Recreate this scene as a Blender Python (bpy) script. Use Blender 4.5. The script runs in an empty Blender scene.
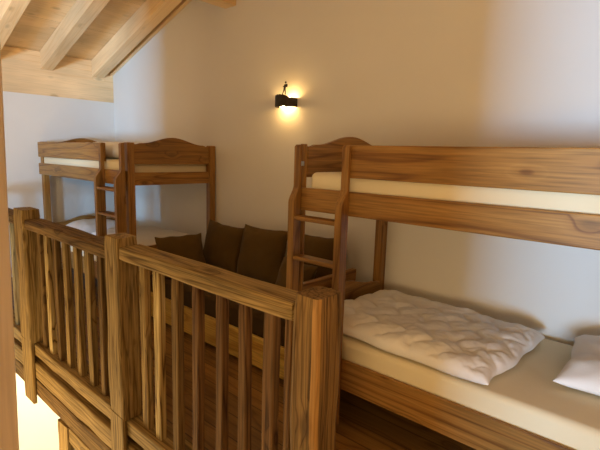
import bpy, bmesh, math, random
from mathutils import Vector, Matrix, noise

# ------------------------------------------------------------------ camera, light, exposure
scene = bpy.context.scene
COL = scene.collection
R = math.radians
random.seed(7)

def make_camera():
    yaw, pit, rol = R(41.678), R(8.796), R(1.705)
    f = Vector((-math.sin(yaw)*math.cos(pit), math.cos(yaw)*math.cos(pit), -math.sin(pit)))
    r = Vector((math.cos(yaw), math.sin(yaw), 0)); u = r.cross(f)
    r2 = r*math.cos(rol) + u*math.sin(rol); u2 = -r*math.sin(rol) + u*math.cos(rol)
    m = Matrix(((r2.x, u2.x, -f.x, 6.058), (r2.y, u2.y, -f.y, -2.979), (r2.z, u2.z, -f.z, 1.549), (0, 0, 0, 1)))
    cd = bpy.data.cameras.new('camera'); o = bpy.data.objects.new('camera', cd); COL.objects.link(o)
    cd.sensor_fit = 'HORIZONTAL'; cd.sensor_width = 36; cd.lens = 454.055/600*36; cd.clip_start = .02
    o.matrix_world = m
    scene.camera = o
make_camera()

W = bpy.data.worlds.new('world'); scene.world = W; W.use_nodes = True
W.node_tree.nodes['Background'].inputs[0].default_value = (.55, .72, 1, 1)
W.node_tree.nodes['Background'].inputs[1].default_value = .6

def area(name, loc, target, sx, sy, power, col, spread=180):
    l = bpy.data.lights.new(name, 'AREA'); l.shape = 'RECTANGLE'; l.size = sx; l.size_y = sy
    l.energy = power; l.color = col; l.spread = R(spread)
    o = bpy.data.objects.new(name, l); COL.objects.link(o); o.location = loc
    o.rotation_euler = (Vector(target)-Vector(loc)).to_track_quat('-Z', 'Y').to_euler()
    return o
def point(name, loc, power, col, rad=.08):
    l = bpy.data.lights.new(name, 'POINT'); l.energy = power; l.color = col; l.shadow_soft_size = rad
    o = bpy.data.objects.new(name, l); COL.objects.link(o); o.location = loc
    return o
# cool daylight through the tall narrow window in the far rear gable
area('window_daylight', (7.0, -8.93, .75), (2.5, 0, 2.6), 1.15, 1.3, 148, (.30, .62, 1.0), 64)
# warm room lamps behind the camera
point('room_lamp', (4.9, -3.2, 2.3), 12, (1, .68, .34), .18)
point('landing_lamp', (6.5, -4.3, 1.0), 185, (1, .70, .34), .4)
# added warm fill light turned to the eaves, no fitting there
area('eaves_fill', (3.45, -3.38, 2.0), (0, -.9, 2.45), .22, .22, 6.5, (1, .68, .34), 66)
# warm lamps of the lower storey, under the loft and over the stairs
point('stairs_lamp', (2.8, -2.85, -.8), 85, (1, .72, .36), .3)
point('stairwell_lamp', (1.7, -1.1, -.75), 200, (1, .92, .58), .2)

scene.view_settings.view_transform = 'Standard'
scene.view_settings.look = 'None'
scene.view_settings.gamma = 1
scene.view_settings.use_curve_mapping = False
scene.view_settings.exposure = 0.12

# ------------------------------------------------------------------ materials
def newmat(name):
    m = bpy.data.materials.new(name); m.use_nodes = True
    nt = m.node_tree
    return m, nt, nt.nodes, nt.links, nt.nodes['Principled BSDF']

def ramp(N, stops):
    r = N.new('ShaderNodeValToRGB'); e = r.color_ramp.elements
    while len(e) < len(stops): e.new(.5)
    for el, (p, c) in zip(e, stops):
        el.position = p; el.color = (*c, 1)
    return r

def wood(name, light, mid, dark, rings=16., wide=5.0, along=.9, rough=.5, knots=.55, fibre=.35, bump=.15, spec=.3, cracks=0.):
    """plain-sawn pine: contour bands of a stretched noise, fibres, and dark knots; runs along x of the 'grain' attribute"""
    m, nt, N, L, B = newmat(name)
    at = N.new('ShaderNodeAttribute'); at.attribute_name = 'grain'
    mp = N.new('ShaderNodeMapping'); mp.inputs['Scale'].default_value = (along, wide, wide)
    L.new(at.outputs['Vector'], mp.inputs['Vector'])
    n1 = N.new('ShaderNodeTexNoise'); n1.inputs['Scale'].default_value = 1; n1.inputs['Detail'].default_value = 1.5
    n1.inputs['Distortion'].default_value = .18
    L.new(mp.outputs[0], n1.inputs['Vector'])
    # knots
    mk = N.new('ShaderNodeMapping'); mk.inputs['Scale'].default_value = (2.6, 5.5, 5.5)
    L.new(at.outputs['Vector'], mk.inputs['Vector'])
    vo = N.new('ShaderNodeTexVoronoi'); vo.inputs['Scale'].default_value = 1; vo.inputs['Randomness'].default_value = 1
    L.new(mk.outputs[0], vo.inputs['Vector'])
    kr = N.new('ShaderNodeMapRange'); kr.inputs['From Min'].default_value = .26; kr.inputs['From Max'].default_value = .02
    L.new(vo.outputs['Distance'], kr.inputs['Value'])
    mul = N.new('ShaderNodeMath'); mul.operation = 'MULTIPLY'; mul.inputs[1].default_value = .13
    L.new(kr.outputs[0], mul.inputs[0])
    add = N.new('ShaderNodeMath'); add.operation = 'ADD'
    L.new(n1.outputs[0], add.inputs[0]); L.new(mul.outputs[0], add.inputs[1])
    rg = N.new('ShaderNodeMath'); rg.operation = 'MULTIPLY'; rg.inputs[1].default_value = rings
    L.new(add.outputs[0], rg.inputs[0])
    fr = N.new('ShaderNodeMath'); fr.operation = 'FRACT'; L.new(rg.outputs[0], fr.inputs[0])
    r1 = ramp(N, [(0, dark), (.07, mid), (.40, light), (.85, mid), (.97, dark)])
    L.new(fr.outputs[0], r1.inputs[0])
    # fibres
    mf = N.new('ShaderNodeMapping'); mf.inputs['Scale'].default_value = (4, 110, 110)
    L.new(at.outputs['Vector'], mf.inputs['Vector'])
    nf = N.new('ShaderNodeTexNoise'); nf.inputs['Scale'].default_value = 1; nf.inputs['Detail'].default_value = 3
    L.new(mf.outputs[0], nf.inputs['Vector'])
    rf = ramp(N, [(.3, (1-fibre,)*3), (.62, (1.08,)*3)]); L.new(nf.outputs[0], rf.inputs[0])
    mx = N.new('ShaderNodeMix'); mx.data_type = 'RGBA'; mx.blend_type = 'MULTIPLY'; mx.inputs[0].default_value = 1
    L.new(r1.outputs[0], mx.inputs[6]); L.new(rf.outputs[0], mx.inputs[7])
    # broad tone change
    ml = N.new('ShaderNodeMapping'); ml.inputs['Scale'].default_value = (1.1, 2.2, 2.2); L.new(at.outputs['Vector'], ml.inputs['Vector'])
    nl = N.new('ShaderNodeTexNoise'); nl.inputs['Scale'].default_value = 1; L.new(ml.outputs[0], nl.inputs['Vector'])
    rl = ramp(N, [(.3, (.78,)*3), (.7, (1.12,)*3)]); L.new(nl.outputs[0], rl.inputs[0])
    m2 = N.new('ShaderNodeMix'); m2.data_type = 'RGBA'; m2.blend_type = 'MULTIPLY'; m2.inputs[0].default_value = 1
    L.new(mx.outputs[2], m2.inputs[6]); L.new(rl.outputs[0], m2.inputs[7])
    # knot core
    kc = N.new('ShaderNodeMapRange'); kc.inputs['From Min'].default_value = .16; kc.inputs['From Max'].default_value = .06
    kc.inputs['To Max'].default_value = knots
    L.new(vo.outputs['Distance'], kc.inputs['Value'])
    m3 = N.new('ShaderNodeMix'); m3.data_type = 'RGBA'
    L.new(kc.outputs[0], m3.inputs[0]); L.new(m2.outputs[2], m3.inputs[6]); m3.inputs[7].default_value = (*[c*.45 for c in dark], 1)
    out = m3.outputs[2]
    if cracks:
        mc = N.new('ShaderNodeMapping'); mc.inputs['Scale'].default_value = (.9, 22, 22); L.new(at.outputs['Vector'], mc.inputs['Vector'])
        nc = N.new('ShaderNodeTexNoise'); nc.inputs['Scale'].default_value = 1; nc.inputs['Detail'].default_value = 2; L.new(mc.outputs[0], nc.inputs['Vector'])
        rc = ramp(N, [(.0, (0, 0, 0)), (.475, (0, 0, 0)), (.5, (cracks,)*3), (.525, (0, 0, 0))]); L.new(nc.outputs[0], rc.inputs[0])
        m4 = N.new('ShaderNodeMix'); m4.data_type = 'RGBA'; L.new(rc.outputs[0], m4.inputs[0]); L.new(out, m4.inputs[6])
        m4.inputs[7].default_value = (*[c*.3 for c in dark], 1); out = m4.outputs[2]
    L.new(out, B.inputs['Base Color'])
    B.inputs['Roughness'].default_value = rough; B.inputs['Specular IOR Level'].default_value = spec
    bp = N.new('ShaderNodeBump'); bp.inputs['Strength'].default_value = bump; bp.inputs['Distance'].default_value = .004
    L.new(nf.outputs[0], bp.inputs['Height']); L.new(bp.outputs[0], B.inputs['Normal'])
    return m

M = {}
M['bunk'] = wood('stained_pine', (.355, .182, .046), (.30, .146, .034), (.185, .078, .016), rings=9, wide=5, along=.36, rough=.42, spec=.35)
M['oldpale'] = wood('pale_old_timber', (.62, .46, .20), (.42, .27, .09), (.10, .048, .014), rings=8, wide=14, along=.8, rough=.7, fibre=.4, bump=.5, spec=.15, knots=.8)
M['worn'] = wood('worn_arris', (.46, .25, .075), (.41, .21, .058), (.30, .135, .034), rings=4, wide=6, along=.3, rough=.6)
M['post'] = wood('white_pine', (.88, .76, .58), (.86, .735, .55), (.82, .68, .48), rings=6, wide=8, along=.2, rough=.55, fibre=.08, bump=.03, spec=.25, knots=.0)
M['bench'] = wood('bench_pine', (.68, .44, .095), (.62, .38, .075), (.46, .25, .042), rings=6, wide=5, along=.36, rough=.5)
M['old'] = wood('aged_timber', (.39, .255, .095), (.32, .205, .068), (.18, .100, .032), rings=9, wide=9, along=.36, rough=.75, fibre=.5, bump=.5, spec=.15, knots=.7, cracks=.6)
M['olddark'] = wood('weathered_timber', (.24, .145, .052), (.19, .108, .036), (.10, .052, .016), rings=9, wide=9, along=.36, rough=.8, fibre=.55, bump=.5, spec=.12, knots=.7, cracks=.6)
M['newel'] = wood('newel_timber', (.27, .158, .050), (.215, .118, .035), (.12, .060, .016), rings=9, wide=9, along=.3, rough=.7, fibre=.5, bump=.5, spec=.15, knots=.7, cracks=.9)
M['oldred'] = wood('reddish_timber', (.19, .100, .036), (.14, .067, .022), (.065, .028, .009), rings=10, wide=10, along=.36, rough=.75, fibre=.5, bump=.45, spec=.12, knots=.6)
M['pine'] = wood('pale_pine', (.90, .65, .365), (.89, .635, .35), (.85, .58, .30), rings=5, wide=5, along=.25, rough=.55, fibre=.05, bump=.03, spec=.25, knots=.55)

def planks(name, light, mid, dark, width, seam, rough, length=2.4, rings=11, knots=.5, fibre=.25, tonevar=.2):
    """boards laid along x: one wood pattern, each board shifted, with dark joints"""
    m = wood(name, light, mid, dark, rings=rings, wide=6, along=.8, rough=rough, fibre=fibre, bump=.08, knots=knots)
    nt = m.node_tree; N = nt.nodes; L = nt.links; B = N['Principled BSDF']
    at = [n for n in N if n.type == 'ATTRIBUTE'][0]
    sep = N.new('ShaderNodeSeparateXYZ'); L.new(at.outputs['Vector'], sep.inputs[0])
    d = N.new('ShaderNodeMath'); d.operation = 'DIVIDE'; d.inputs[1].default_value = width; L.new(sep.outputs['Y'], d.inputs[0])
    fl = N.new('ShaderNodeMath'); fl.operation = 'FLOOR'; L.new(d.outputs[0], fl.inputs[0])
    fc = N.new('ShaderNodeMath'); fc.operation = 'FRACT'; L.new(d.outputs[0], fc.inputs[0])
    wn = N.new('ShaderNodeTexWhiteNoise'); wn.noise_dimensions = '1D'; L.new(fl.outputs[0], wn.inputs['W'])
    sc = N.new('ShaderNodeVectorMath'); sc.operation = 'SCALE'; sc.inputs['Scale'].default_value = 40; L.new(wn.outputs['Color'], sc.inputs[0])
    ad = N.new('ShaderNodeVectorMath'); ad.operation = 'ADD'; L.new(at.outputs['Vector'], ad.inputs[0]); L.new(sc.outputs[0], ad.inputs[1])
    for n in [n for n in N if n.type == 'MAPPING']:
        L.new(ad.outputs[0], n.inputs['Vector'])
    # joints
    a = N.new('ShaderNodeMath'); a.operation = 'SUBTRACT'; a.inputs[1].default_value = .5; L.new(fc.outputs[0], a.inputs[0])
    b = N.new('ShaderNodeMath'); b.operation = 'ABSOLUTE'; L.new(a.outputs[0], b.inputs[0])
    c = N.new('ShaderNodeMath'); c.operation = 'GREATER_THAN'; c.inputs[1].default_value = .5-seam/width/2; L.new(b.outputs[0], c.inputs[0])
    tone = ramp(N, [(0, (1-tonevar,)*3), (1, (1+tonevar*.6,)*3)]); L.new(wn.outputs['Value'], tone.inputs[0])
    src = B.inputs['Base Color'].links[0].from_socket
    t = N.new('ShaderNodeMix'); t.data_type = 'RGBA'; t.blend_type = 'MULTIPLY'; t.inputs[0].default_value = 1
    L.new(src, t.inputs[6]); L.new(tone.outputs[0], t.inputs[7])
    j = N.new('ShaderNodeMix'); j.data_type = 'RGBA'; L.new(c.outputs[0], j.inputs[0]); L.new(t.outputs[2], j.inputs[6])
    j.inputs[7].default_value = (*[v*.35 for v in dark], 1)
    L.new(j.outputs[2], B.inputs['Base Color'])
    return m
M['floor'] = planks('floor_boards', (.27, .142, .038), (.235, .118, .030), (.16, .074, .018), .15, .006, .38, rings=6)
M['ceil'] = planks('ceiling_boards', (.80, .58, .33), (.79, .565, .315), (.76, .53, .28), .62, .002, .65, fibre=.04, knots=.5, tonevar=.03)

def plain(name, col, rough=.8, bump=0., bscale=30., var=.0, vscale=2., sheen=0., spec=.3, metal=0.):
    m, nt, N, L, B = newmat(name)
    tc = N.new('ShaderNodeTexCoord')
    if var:
        n = N.new('ShaderNodeTexNoise'); n.inputs['Scale'].default_value = vscale; n.inputs['Detail'].default_value = 3
        L.new(tc.outputs['Object'], n.inputs['Vector'])
        r = ramp(N, [(.3, tuple(c*(1-var) for c in col)), (.7, tuple(min(1, c*(1+var*.6)) for c in col))])
        L.new(n.outputs[0], r.inputs[0]); L.new(r.outputs[0], B.inputs['Base Color'])
    else:
        B.inputs['Base Color'].default_value = (*col, 1)
    B.inputs['Roughness'].default_value = rough; B.inputs['Specular IOR Level'].default_value = spec
    B.inputs['Sheen Weight'].default_value = sheen; B.inputs['Metallic'].default_value = metal
    if bump:
        n = N.new('ShaderNodeTexNoise'); n.inputs['Scale'].default_value = bscale; n.inputs['Detail'].default_value = 4
        L.new(tc.outputs['Object'], n.inputs['Vector'])
        b = N.new('ShaderNodeBump'); b.inputs['Strength'].default_value = bump; b.inputs['Distance'].default_value = .006
        L.new(n.outputs[0], b.inputs['Height']); L.new(b.outputs[0], B.inputs['Normal'])
    return m
M['plaster'] = plain('white_plaster', (.76, .73, .68), .9, .25, 9., .03, 1.2, spec=.15)
M['sheet'] = plain('cream_sheet', (.76, .66, .45), .85, .12, 60, sheen=.1, spec=.15)
M['linen'] = plain('white_linen', (.82, .79, .76), .85, .1, 90, sheen=.1, spec=.15)
M['brown'] = plain('brown_cloth', (.095, .053, .012), .9, .3, 160, .12, 6, sheen=.08, spec=.12)
M['brownseat'] = plain('dark_brown_cloth', (.055, .030, .008), .92, .3, 160, .12, 6, sheen=.05, spec=.1)
M['iron'] = plain('dark_iron', (.045, .036, .026), .55, .3, 90, .3, 30, metal=.6, spec=.4)
M['tag'] = plain('grey_tag', (.32, .34, .36), .5)
M['stone'] = plain('grey_glass_panel', (.20, .24, .28), .3)
m, nt, N, L, B = newmat('lamp_glow'); B.inputs['Base Color'].default_value = (1, .9, .7, 1)
B.inputs['Emission Color'].default_value = (1, .60, .20, 1); B.inputs['Emission Strength'].default_value = 165
M['bulb'] = m

# ------------------------------------------------------------------ builders
class MB:
    """collects shapes in one mesh, each with its own grain coordinates"""
    def __init__(s):
        s.bm = bmesh.new(); s.g = s.bm.verts.layers.float_vector.new('grain')
    def _grain(s, vs, axis):
        off = Vector((random.uniform(-40, 40), random.uniform(-40, 40), random.uniform(-40, 40)))
        for v in vs:
            c = v.co
            q = (c.x*.9474+c.z*.3201, c.y, c.z*.9474-c.x*.3201) if axis == 'r' else (c.x, c.y, c.z) if axis == 'x' else (c.y, c.x, c.z) if axis == 'y' else (c.z, c.x, c.y)
            v[s.g] = Vector(q)+off
    def _add(s, tmp, axis, keep=False):
        tmp.verts.index_update()
        vs = [s.bm.verts.new(v.co) for v in tmp.verts]
        for f in tmp.faces:
            nf = s.bm.faces.new([vs[v.index] for v in f.verts]); nf.smooth = f.smooth
        if keep:
            for v in vs: v[s.g] = v.co.copy()
        else: s._grain(vs, axis)
        tmp.free()
    def box(s, a, b, axis='x', bev=.004, seg=2, keep=False):
        t = bmesh.new(); bmesh.ops.create_cube(t, size=1)
        for v in t.verts:
            v.co = Vector([(a[i]+b[i])/2 + v.co[i]*(b[i]-a[i]) for i in range(3)])
        if bev: bmesh.ops.bevel(t, geom=t.edges[:], offset=min(bev, min(b[i]-a[i] for i in range(3))*.45), segments=seg, affect='EDGES', profile=.5)
        s._add(t, axis, keep); return s
    def prism(s, poly, plane, d0, d1, axis='x', bev=.003):
        """polygon in plane 'yz' | 'xz' | 'xy' extruded along the remaining axis"""
        t = bmesh.new()
        def P(p, d): return {'yz': (d, p[0], p[1]), 'xz': (p[0], d, p[1]), 'xy': (p[0], p[1], d)}[plane]
        a = [t.verts.new(P(p, d0)) for p in poly]; b = [t.verts.new(P(p, d1)) for p in poly]
        n = len(poly); t.faces.new(a); t.faces.new(b[::-1])
        for i in range(n): t.faces.new((a[i], b[i], b[(i+1) % n], a[(i+1) % n]))
        bmesh.ops.recalc_face_normals(t, faces=t.faces[:])
        if bev:
            es = [e for e in t.edges if len(e.link_faces) == 2 and e.calc_face_angle(0) > .6]
            bmesh.ops.bevel(t, geom=es, offset=bev, segments=2, affect='EDGES', profile=.5)
        s._add(t, axis); return s
    def timber(s, a, b, axis, amp=.005, cham=.010, step=.05, seed=None, freq=5.):
        """rough old squared timber: rounded arrises and wandering faces"""
        i = 'xyz'.index(axis); j, k = [q for q in range(3) if q != i]
        n = max(3, int((b[i]-a[i])/step)); sd = random.uniform(0, 90) if seed is None else seed
        cj, ck = (a[j]+b[j])/2, (a[k]+b[k])/2; hj, hk = (b[j]-a[j])/2, (b[k]-a[k])/2
        ring = []
        for sx, sy in ((1, 1), (-1, 1), (-1, -1), (1, -1)):
            q = [(sx*(hj), sy*(hk-cham)), (sx*(hj-cham*.3), sy*(hk-cham*.3)), (sx*(hj-cham), sy*hk)]
            q2 = (sx*(hj-cham*2.2), sy*hk) if hj > cham*3 else None
            if sx*sy < 0: q = q[::-1]
            ring += q
        t = bmesh.new(); rows = []
        for r in range(n+1):
            u = a[i]+(b[i]-a[i])*r/n; row = []
            sh = 1-.25*cham/max(hj, hk) if r in (0, n) else 1
            for (pj, pk) in ring:
                w = Vector((u*freq+sd, (pj*8+sd*.7), (pk*8-sd)))
                dn = noise.noise_vector(w)*amp
                co = [0, 0, 0]; co[i] = u; co[j] = cj+pj*sh+dn.x; co[k] = ck+pk*sh+dn.y
                row.append(t.verts.new(co))
            rows.append(row)
        m = len(ring)
        for r in range(n):
            for q in range(m):
                f = t.faces.new((rows[r][q], rows[r][(q+1) % m], rows[r+1][(q+1) % m], rows[r+1][q]))
        t.faces.new(rows[0][::-1]); t.faces.new(rows[-1])
        bmesh.ops.recalc_face_normals(t, faces=t.faces[:])
        s._add(t, axis); return s
    def tube(s, p, q, r0, r1, n=10, axis='z'):
        t = bmesh.new(); p = Vector(p); q = Vector(q); d = (q-p).normalized()
        x = d.orthogonal().normalized(); y = d.cross(x)
        rows = []
        for c, r, o in ((p, r0*.5, -r0*.6), (p, r0, 0), (q, r1, 0), (q, r1*.5, r1*.6)):
            rows.append([t.verts.new(c+d*o+(x*math.cos(6.2832*i/n)+y*math.sin(6.2832*i/n))*r) for i in range(n)])
        for a, b in zip(rows, rows[1:]):
            for i in range(n):
                f = t.faces.new((a[i], a[(i+1) % n], b[(i+1) % n], b[i])); f.smooth = True
        t.faces.new(rows[0][::-1]); t.faces.new(rows[-1]); bmesh.ops.recalc_face_normals(t, faces=t.faces[:])
        s._add(t, axis); return s
    def ball(s, c, r, sc=(1, 1, 1)):
        t = bmesh.new(); bmesh.ops.create_uvsphere(t, u_segments=16, v_segments=10, radius=r)
        for v in t.verts: v.co = Vector((v.co.x*sc[0]+c[0], v.co.y*sc[1]+c[1], v.co.z*sc[2]+c[2]))
        for f in t.faces: f.smooth = True
        s._add(t, 'z'); return s
    def build(s, name, mat, parent=None, loc=None, shift=None):
        if shift is not None:
            for v in s.bm.verts: v.co -= Vector(shift)
        me = bpy.data.meshes.new(name); s.bm.to_mesh(me); s.bm.free()
        me.materials.append(mat if not isinstance(mat, str) else M[mat])
        o = bpy.data.objects.new(name, me); COL.objects.link(o)
        if parent: o.parent = parent
        if loc is not None: o.location = loc
        return o

def tag(o, label, cat, group=None):
    o['label'] = label; o['category'] = cat
    if group: o['group'] = group
    return o
def thing(name, label, cat, loc=(0, 0, 0), group=None):
    o = bpy.data.objects.new(name, None); COL.objects.link(o); o.location = loc; o.empty_display_size = .1
    return tag(o, label, cat, group)
def struct(name, mb, mat):
    o = mb.build(name, mat); o['kind'] = 'structure'; return o

# ------------------------------------------------------------------ the setting
SL = .338; ZW = 2.664; RX = 5.0; ZR = ZW+SL*RX; YR = -9.0; LOW = -2.6
def boxm(a, b, axis='x'): return MB().box(a, b, axis, bev=0, keep=(axis == 'x'))
struct('floor', MB().box((0, -1.80, -.05), (10, 0, 0), bev=0, keep=True).box((5.27, YR, -.05), (10, -1.80, 0), bev=0, keep=True), 'floor')
struct('floor_lower', boxm((0, YR, LOW-.1), (10, 0, LOW)), 'plaster')
gable = [(-.2, LOW), (10.2, LOW), (10.2, ZW), (10, ZW), (RX, ZR), (0, ZW), (-.2, ZW)]
struct('wall_back', MB().prism(gable, 'xz', 0, .2, bev=0), 'plaster')
struct('wall_left', boxm((-.2, YR, LOW), (0, 0, 2.161), 'y'), 'plaster')
struct('wall_right', boxm((10, YR, LOW), (10.2, 0, ZW), 'y'), 'pine')
wr = MB()
wr.box((-.2, YR-.2, LOW), (6.4, YR, ZW), bev=0).box((7.6, YR-.2, LOW), (10.2, YR, ZW), bev=0)
wr.box((6.4, YR-.2, LOW), (7.6, YR, .05), bev=0).box((6.4, YR-.2, 1.45), (7.6, YR, ZW), bev=0)
wr.prism([(-.2, ZW), (10.2, ZW), (10, ZW), (RX, ZR), (0, ZW)], 'xz', YR-.2, YR, bev=0)
struct('wall_rear', wr, 'pine')
struct('window_1', MB().box((6.4, YR-.12, .05), (6.46, YR-.05, 1.45), 'z').box((7.54, YR-.12, .05), (7.6, YR-.05, 1.45), 'z')
       .box((6.46, YR-.12, .05), (7.54, YR-.05, .11)).box((6.46, YR-.12, 1.39), (7.54, YR-.05, 1.45)), 'pine')
# added unseen slab behind the camera: its edges bound the daylight on the gable wall
struct('daylight_blocker', boxm((3.36, -3.62, LOW), (5.93, -3.45, ZR-.35), 'z'), 'plaster')
c = MB()
c.prism([(-.2, ZW-SL*.2), (RX, ZR), (10.2, ZW-SL*.2), (10.2, ZW-SL*.2+.1), (RX, ZR+.1), (-.2, ZW-SL*.2+.1)], 'xz', YR-.2, .2, axis='y', bev=0)
# boards of the ceiling run along the ridge
struct('ceiling', c, 'ceil')

# timbers of the roof
tag(MB().box((-.2, YR, 2.161), (.004, -.001, ZW-.004), 'y', bev=.002).build('wall_plate_beam', 'pine'),
    'wide pale pine beam on top of the left wall under the rafter ends', 'beam')
def rafter(y0, y1, zb, label):
    x0 = .006
    poly = [(x0, zb+SL*x0), (RX, zb+SL*RX), (RX, ZW+SL*RX-.003), (x0, ZW+SL*x0-.003)]
    o = MB().prism(poly, 'xz', y0, y1, axis='r', bev=.004).build('rafter', 'pine', loc=(0, y0, 0), shift=(0, y0, 0))
    tag(o, label, 'rafter', 'pale pine rafters')
rafter(-.05, -.003, 2.506, 'thin pale pine rafter lying flat against the gable wall')
rafter(-.282, -.132, 2.458, 'first free pale pine rafter out from the gable wall')
rafter(-.886, -.754, 2.458, 'second free pale pine rafter out from the gable wall')
rafter(-1.50, -1.36, 2.458, 'pale pine rafter in the top left corner of the photo')
tag(MB().box((2.35, -6, 2.93), (2.514, -.002, 3.20), 'y', bev=.005).build('purlin', 'pine', loc=(2.43, 0, 2.93), shift=(2.43, 0, 2.93)),
    'pale pine purlin meeting the gable wall above the lamp', 'beam')

# ------------------------------------------------------------------ floor edge and stairwell
tag(MB().timber((.01, -1.925, -.122), (5.10, -1.805, .004), 'x', amp=.005, cham=.012).build('edge_beam', 'old'),
    'rough timber beam edging the loft floor under the railing, upper of two', 'beam')
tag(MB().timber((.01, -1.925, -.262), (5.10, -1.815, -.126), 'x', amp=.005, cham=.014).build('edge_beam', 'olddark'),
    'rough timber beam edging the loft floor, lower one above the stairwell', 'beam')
fr = thing('door_frame', 'rough wooden post and rail below the loft edge with grey panel', 'door frame', (3.0, -1.87, LOW))
MB().timber((-.06, -.05, .0), (.10, .05, 2.31), 'z', amp=.005).build('jamb', 'old', fr)
MB().timber((.104, -.04, 2.20), (1.9, .04, 2.31), 'x', amp=.004).build('lintel', 'old', fr)
MB().box((.104, -.01, 0), (1.9, .012, 2.198), 'z').build('panel', 'stone', fr)

# ------------------------------------------------------------------ railing
rail = thing('railing', 'rustic old timber railing with square posts and balusters along the loft edge', 'railing', (0, -1.89, 0))
YO = 1.89
def post(x0, x1, yb, top, bottom, mat='old', cham=.013):
    m = MB()
    k = int(x0*1000); random.seed(k)
    m.timber((x0, -1.952+YO, .152), (x1, yb+YO, top), 'z', amp=.007, cham=cham)
    random.seed(k)
    m.timber((x0+.002, -1.9525+YO, bottom), (x1-.004, -1.9275+YO, .165), 'z', amp=.004, cham=.006)
    return m.build('post', mat, rail)
post(2.408, 2.60, -1.838, 1.117, -.31)
post(3.806, 3.955, -1.838, 1.118, -.42)
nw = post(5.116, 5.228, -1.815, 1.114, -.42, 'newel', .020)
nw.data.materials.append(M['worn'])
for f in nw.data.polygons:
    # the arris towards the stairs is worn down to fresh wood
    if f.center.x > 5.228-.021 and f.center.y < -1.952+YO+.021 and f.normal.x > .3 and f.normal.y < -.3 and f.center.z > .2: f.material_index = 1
# handrails
for x0, x1, zz in ((.012, 2.402, 1.058), (2.607, 3.799, 1.056), (3.961, 5.110, 1.078)):
    hm = 'olddark' if x0 < 3.9 else 'old'
    MB().timber((x0, -1.946+YO, zz-.066), (x1, -1.825+YO, zz), 'x', amp=.006, cham=.010, freq=3).build('handrail', hm, rail)
MB().timber((.012, -1.924+YO, .057), (5.115, -1.79+YO, .146), 'x', amp=.005, cham=.010, freq=4).build('bottom_rail', 'old', rail)
bal = [(.35, .06, 'old'), (.70, .06, 'old'), (1.05, .06, 'olddark'), (1.4, .06, 'old'), (1.75, .06, 'old'), (2.1, .06, 'old'),
       (2.70, .07, 'olddark'), (2.84, .07, 'oldpale'), (2.985, .07, 'olddark'), (3.13, .07, 'old'), (3.29, .07, 'old'), (3.455, .075, 'old'), (3.62, .06, 'olddark'), (3.73, .05, 'olddark'),
       (4.075, .065, 'old'), (4.20, .062, 'oldpale'), (4.365, .062, 'olddark'), (4.52, .055, 'oldred'), (4.67, .055, 'oldred'), (4.815, .055, 'oldred'), (4.96, .07, 'oldred'), (5.055, .04, 'oldred')]
for x, w, mm in bal:
    zt = .987 if x < 3.9 else 1.009
    j = random.uniform(-.004, .004)
    MB().timber((x-w*.42, -1.896+YO+j, .145), (x+w*.42, -1.860+YO+j, zt), 'z', amp=.004, cham=.006, step=.07, freq=2.).build('baluster', mm, rail)

# pale pine post close by on the left
pp = MB().box((-.14, -.16, 0), (0, 0, 7.0), 'z', bev=.003).build('pine_post', 'post', loc=(5.0, -2.769, LOW+.012))
pp.rotation_euler = (-R(1.15), 0, 0)
tag(pp, 'smooth pale pine post close to the viewer at the left edge', 'post')

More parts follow.
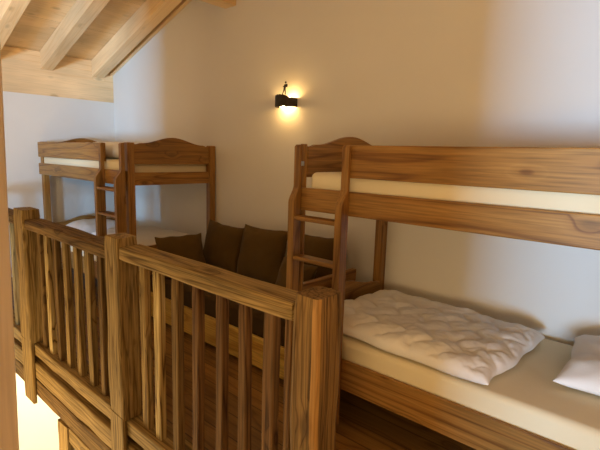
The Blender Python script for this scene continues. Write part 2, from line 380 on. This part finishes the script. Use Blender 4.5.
# ------------------------------------------------------------------ bunk beds
def arch(y0, y1, ztop, rise, n=24):
    pts = []
    yc = (y0+y1)/2; half = (y1-y0)*.40
    for i in range(n+1):
        y = y0+(y1-y0)*i/n; d = abs(y-yc)
        z = ztop + (rise*(.5+.5*math.cos(math.pi*d/half)) if d < half else 0) - (.012 if d > (y1-y0)*.42 else 0)
        pts.append((y, z))
    return pts
def bunk(label, loc, ladder_left, group, lp=(.07, .07), gap=.392):
    t = thing('bunk_bed', label, 'bunk bed', loc, group)
    LN = 2.104; F = -.98; Bk = -.012; p = .07
    mx = (lambda a, b: (a, b)) if ladder_left else (lambda a, b: (LN-b, LN-a))
    wb = 'bunk'
    def bx(name, x0, x1, y0, y1, z0, z1, axis='x', bev=.004):
        x0, x1 = mx(x0, x1)
        return MB().box((x0, y0, z0), (x1, y1, z1), axis, bev).build(name, wb, t)
    # corner posts
    for x0, x1, d, xr in ((0, lp[0], lp[1], -.022 if ladder_left else 0), (LN-p, LN, p, LN-p)):
        bx('corner_post', x0, x1, F+.002, F+d, 0, 1.612, 'z', .006)
        bx('corner_post', xr, x1, Bk-p, Bk, 0, 1.612, 'z', .008)
    # end panels
    for x0 in (.018, LN-p+.018):
        a, b = mx(x0, x0+.032)
        y0, y1 = F+(lp[1] if x0 < .5 else p)+.001, Bk-p-.001
        MB().prism([(y0, 1.42), *arch(y0, y1, 1.611, .062), (y1, 1.42)], 'yz', a, b, 'y').build('head_panel', wb, t)
        MB().box((a, y0, 1.228), (b, y1, 1.346), 'y').build('end_rail', wb, t)
        if ladder_left or x0 > .5:
            MB().prism([(y0, .24), *arch(y0, y1, .635, .065), (y1, .24)], 'yz', a, b, 'y').build('head_panel', wb, t)
        else:
            MB().box((a, y0, .24), (b, y1, .42), 'y').build('end_rail', wb, t)
    # long side boards
    bx('guard_rail', gap+.015, LN-.002, F-.022, F-.0005, 1.434, 1.606, 'x', .005)
    bx('side_rail', .034, LN-.002, F-.022, F-.0005, 1.230, 1.361, 'x', .005)
    bx('side_rail', p+.001, LN-p-.001, Bk-.04, Bk-.016, 1.230, 1.361)
    bx('guard_rail', p+.001, LN-p-.001, Bk-.04, Bk-.016, 1.434, 1.600)
    bx('side_rail', .034, LN-.002, F-.022, F-.0005, .236, .412, 'x', .005)
    bx('side_rail', p+.001, LN-p-.001, Bk-.04, Bk-.016, .236, .412)
    for z in (1.262, .262):
        m = MB()
        for i in range(12):
            x = .12+i*(LN-.24)/11
            m.box((x-.04, F+.004, z), (x+.04, Bk-.045, z+.018), 'y', .002)
        o = m.build('slats', wb, t)
    # ladder
    for k, x0 in enumerate((0., gap)):
        a, b = mx(x0, x0+.046)
        y1 = F-.0235; yt = F-.058+(.012 if ladder_left else 0); yl = F-(.088 if ladder_left else .112)
        prof = [(y1, 0.02), (y1, 1.607), (yt+.012, 1.607), (yt, 1.595), (yt, 1.375)]
        for i in range(1, 8):
            u = i/8; s_ = u*u*(3-2*u); prof.append((yt+(yl-yt)*s_, 1.375-.10*u))
        prof += [(yl, 1.275), (yl, .02)]
        st = MB().prism(prof, 'yz', a, b, 'z', .004).build('ladder_stile', wb, t)
        if k == 0 and ladder_left:
            MB().box((b+.0003, yt+.012, 1.486), (b+.002, yt+.036, 1.512), 'z', 0).build('tag', 'tag', st)
    for z in (1.19, .955, .72, .485, .25):
        bx('ladder_rung', .0465, gap-.0005, yl+.004, F-.024+.018, z-.014, z+.010, 'x', .004)
    return t
B1 = (.108, 0, 0); B2 = (4.258, 0, 0)
bunk('brown pine bunk bed in the far corner under the rafters, ladder at its right', B1, False, 'brown pine bunk beds')
bunk('brown pine bunk bed at right with its ladder behind the end post of the railing', B2, True, 'brown pine bunk beds', (.046, .020), .342)

# ------------------------------------------------------------------ soft things
def soft(name, lx, ly, T, mat, n=(40, 30), p=6., q=.45, bump=None, flat=.35, pull=0., wob=.0, seed=0., base=0.):
    """closed padded shape: local x/y extent, thickness T, lower side flatter, bottom at z=0"""
    nx, ny = n; bm = bmesh.new(); G = bm.verts.layers.float_vector.new('grain')
    top, bot = {}, {}
    for i in range(nx+1):
        for j in range(ny+1):
            u = -1+2*i/nx; v = -1+2*j/ny
            u = math.copysign(1-(1-abs(u))**1.35, u); v = math.copysign(1-(1-abs(v))**1.35, v)
            e = max(0, (1-abs(u)**p))**q*max(0, (1-abs(v)**p))**q
            sx = 1-pull*(1-abs(v)**2)*abs(u)**2; sy = 1-pull*(1-abs(u)**2)*abs(v)**2
            x = u*lx/2*sx; y = v*ly/2*sy
            if wob:
                d = noise.noise_vector(Vector((u*2.2+seed, v*2.2-seed, seed*.3)))
                x += d.x*wob; y += d.y*wob
            edge = i in (0, nx) or j in (0, ny)
            zt = T*(flat+(1-flat)*e)
            if bump and not edge: zt += bump(x, y)*min(1, e*1.6)
            top[i, j] = bm.verts.new((x, y, T*flat if edge else zt))
            if not edge: bot[i, j] = bm.verts.new((x, y, T*flat*(1-e)))
            else: bot[i, j] = top[i, j]
    for i in range(nx):
        for j in range(ny):
            bm.faces.new((top[i, j], top[i+1, j], top[i+1, j+1], top[i, j+1]))
            vs = [bot[i, j], bot[i, j+1], bot[i+1, j+1], bot[i+1, j]]
            try: bm.faces.new(vs)
            except ValueError: pass
    for f in bm.faces: f.smooth = True
    me = bpy.data.meshes.new(name); bm.to_mesh(me); bm.free(); me.materials.append(M[mat])
    o = bpy.data.objects.new(name, me); COL.objects.link(o)
    return o
def mattress(label, x0, x1, y0, y1, z0, z1, seed):
    def b(x, y): return .004*noise.noise(Vector((x*3+seed, y*3, 0)))
    m = MB(); m.box((-(x1-x0)/2, -(y1-y0)/2, 0), ((x1-x0)/2, (y1-y0)/2, z1-z0), 'x', bev=.035, seg=5)
    o = m.build('mattress', 'sheet', loc=((x0+x1)/2, (y0+y1)/2, z0))
    for f in o.data.polygons: f.use_smooth = True
    tag(o, label, 'mattress', 'mattresses in cream fitted sheets')
for b, wh, up in ((B1, 'of the corner bunk bed', ''), (B2, 'of the right-hand bunk bed', '')):
    x = b[0]
    mattress('cream sheeted mattress on the upper bunk '+wh, x+.075, x+2.03, -.974, -.058, 1.281, 1.452, x)
    mattress('cream sheeted mattress on the lower bunk '+wh, x+.075, x+2.03, -.974, -.058, .281, .515, x+5)

def quilt(x, y):
    # ogee stitching: soft puffs between wavy seams, and crumples
    s = .085
    w = noise.noise_vector(Vector((x*4, y*4, 1)))*.02
    x += w.x; y += w.y
    k = x/s + .5*math.sin(y/s*math.pi*.8)
    h = .013*(abs(math.sin(k*math.pi*.5))**.4-.8)
    k2 = y/.10 + .35*math.sin(x/s*math.pi)
    h += .009*(abs(math.sin(k2*math.pi*.5))**.4-.8)
    h += .014*noise.noise(Vector((x*5, y*6, 3))) + .008*noise.noise(Vector((x*16, y*18, 7))) + .004*noise.noise(Vector((x*34, y*38, 9)))
    return h
d = soft('duvet', 1.10, .80, .108, 'linen', (150, 110), 8, .42, quilt, .36, .0, .03, 2.)
d.location = (4.90, -.565, .516); d.rotation_euler = (0, 0, R(-3))
tag(d, 'white quilted duvet folded on the lower bunk at right', 'duvet')
def crumple(s, a=.012):
    return lambda x, y: a*noise.noise(Vector((x*6+s, y*6, s)))+a*.5*noise.noise(Vector((x*14, y*14+s, s)))
d = soft('pillow', .64, .66, .14, 'linen', (60, 60), 5, .55, crumple(4, .016), .35, .05, .02, 5.)
d.location = (5.945, -.395, .516); d.rotation_euler = (0, 0, R(4))
tag(d, 'white pillow at the right edge on the lower bunk', 'pillow')
d = soft('duvet', 1.05, .72, .16, 'linen', (70, 50), 7, .42, crumple(9, .016), .4, 0, .03, 3.)
d.location = (1.56, -.47, .516); d.rotation_euler = (0, 0, R(2))
tag(d, 'white duvet folded on the lower bunk of the corner bed', 'duvet')
d = soft('pillow', .60, .62, .17, 'linen', (40, 40), 4, .6, crumple(14), .35, .1, .02, 8.)
d.location = (.55, -.55, .516)
tag(d, 'white pillow on the lower bunk of the corner bed, behind the railing', 'pillow')
d = soft('duvet', 1.25, .74, .165, 'linen', (70, 50), 7, .42, crumple(19, .014), .4, 0, .03, 6.)
d.location = (1.38, -.52, 1.453)
tag(d, 'white duvet folded on the upper bunk of the corner bed', 'duvet')

# ------------------------------------------------------------------ bench with cushions
be = thing('bench', 'low brown wooden daybed bench between the two bunk beds', 'bench', (3.21, -.84, 0))
def bp(name, a, b, axis='x'): return MB().box(a, b, axis, .005, keep=False).build(name, 'bunk', be, shift=(3.21, -.84, 0))
o = bp('front_board', (2.256, -.862, .022), (4.164, -.836, .248)); o.data.materials[0] = M['bench']
bp('base', (2.256, -.80, .002), (4.164, -.03, .22))
bp('end_panel', (2.215, -.866, 0), (2.254, -.50, .665), 'y')
bp('end_panel', (4.166, -.866, 0), (4.205, -.255, .728), 'y')
o = MB().box((-.945, -.40, 0), (.945, .40, .185), 'x', .035, 4).build('seat_cushion', 'brownseat', loc=(3.21, -.432, .222))
tag(o, 'long dark brown seat cushion on the wooden bench', 'cushion')
def cushion(label, w, h, T, loc, lean, turn, seed, roll=0.):
    o = soft('cushion', w, h, T, 'brown', (34, 34), 3.2, .62, crumple(seed, .010), .5, .07, .012, seed)
    # stand it on its lower edge, leaning back
    rot = Matrix.Rotation(R(turn), 4, 'Z') @ Matrix.Rotation(R(90-lean), 4, 'X') @ Matrix.Rotation(R(roll), 4, 'Z')
    o.matrix_world = Matrix.Translation(Vector(loc)) @ rot
    tag(o, label, 'cushion', 'brown scatter cushions')
cushion('large brown scatter cushion against the wall, second from left on the bench', .55, .46, .17, (2.63, -.17, .625), 13, 0, 1.3, -1)
cushion('large brown scatter cushion against the wall, right of centre on the bench', .55, .49, .18, (3.20, -.185, .645), 14, 2, 2.7, 1.5)
cushion('brown scatter cushion against the wall behind the right bunk ladder', .52, .48, .16, (3.76, -.17, .668), 12, -2, 4.1, 1)
cushion('brown scatter cushion leaning on the left end of the bench', .46, .38, .15, (2.455, -.625, .575), 20, 80, 5.9, 0)
cushion('small brown cushion in front of the others at the right end of the bench', .40, .36, .14, (3.87, -.50, .575), 20, -10, 7.7, 0)

# ------------------------------------------------------------------ wall lamp
la = thing('wall_sconce', 'dark iron wall lamp with a small climber figure, lit on the back wall', 'lamp', (3.225, 0, 1.995))
MB().box((-.05, -.012, -.03), (.05, -.001, .03), 'z', .003).build('back_plate', 'iron', la)
MB().box((-.012, -.100, -.006), (.012, -.0125, .006), 'y', .002).build('bracket', 'iron', la)
bm = bmesh.new(); bm.verts.layers.float_vector.new('grain')
n = 28; rows = []
for i in range(n+1):
    th = math.pi*i/n; x = -.110*math.cos(th); y = -.0008-.112*math.sin(th)**.75
    zt = .036 + (.027*max(0, 1-abs((x+.01)/.10)**2.5)) + .003*math.sin(i*2.3)*(abs(x+.03) < .07)
    for k in (0, 1): pass
    sx = x*.965; sy = -.0008+(y+.0008)*.95
    rows.append([bm.verts.new((x, y, -.040)), bm.verts.new((x, y, zt)), bm.verts.new((sx, sy, zt)), bm.verts.new((sx, sy, -.040))])
for a, b in zip(rows, rows[1:]):
    for k in range(4): bm.faces.new((a[k], b[k], b[(k+1) % 4], a[(k+1) % 4]))
bm.faces.new(rows[0]); bm.faces.new(rows[-1][::-1])
bmesh.ops.recalc_face_normals(bm, faces=bm.faces[:])
me = bpy.data.meshes.new('shade'); bm.to_mesh(me); bm.free(); me.materials.append(M['iron'])
sh = bpy.data.objects.new('shade', me); COL.objects.link(sh); sh.parent = la
cf = MB(); o0 = Vector((.040, -.106, .058))
def P(x, z, y=0): return o0+Vector((x, y, z))
cf.tube(P(-.012, 0), P(.000, .030, .004), .0045, .005); cf.tube(P(.000, .030, .004), P(.012, .050), .005, .007)
cf.tube(P(.022, 0), P(.028, .024, -.006), .0045, .005); cf.tube(P(.028, .024, -.006), P(.018, .050), .005, .007)
cf.tube(P(.015, .050), P(.022, .078), .009, .011)
cf.ball(P(.026, .098), .0085, (1, 1, 1.15))
cf.tube(P(.016, .078), P(.008, .062, -.012), .004, .0035); cf.tube(P(.028, .080), P(.036, .064, -.008), .004, .0035)
cf.ball(P(.034, .072, .004), .011, (.8, .8, 1.3))
cf.build('climber_figure', 'iron', la)
MB().ball((-.002, -.066, -.026), .019, (1, 1, 1.2)).build('bulb', 'bulb', la)
MB().ball((.055, -.058, .030), .016, (1, 1, 1.2)).build('bulb', 'bulb', la)
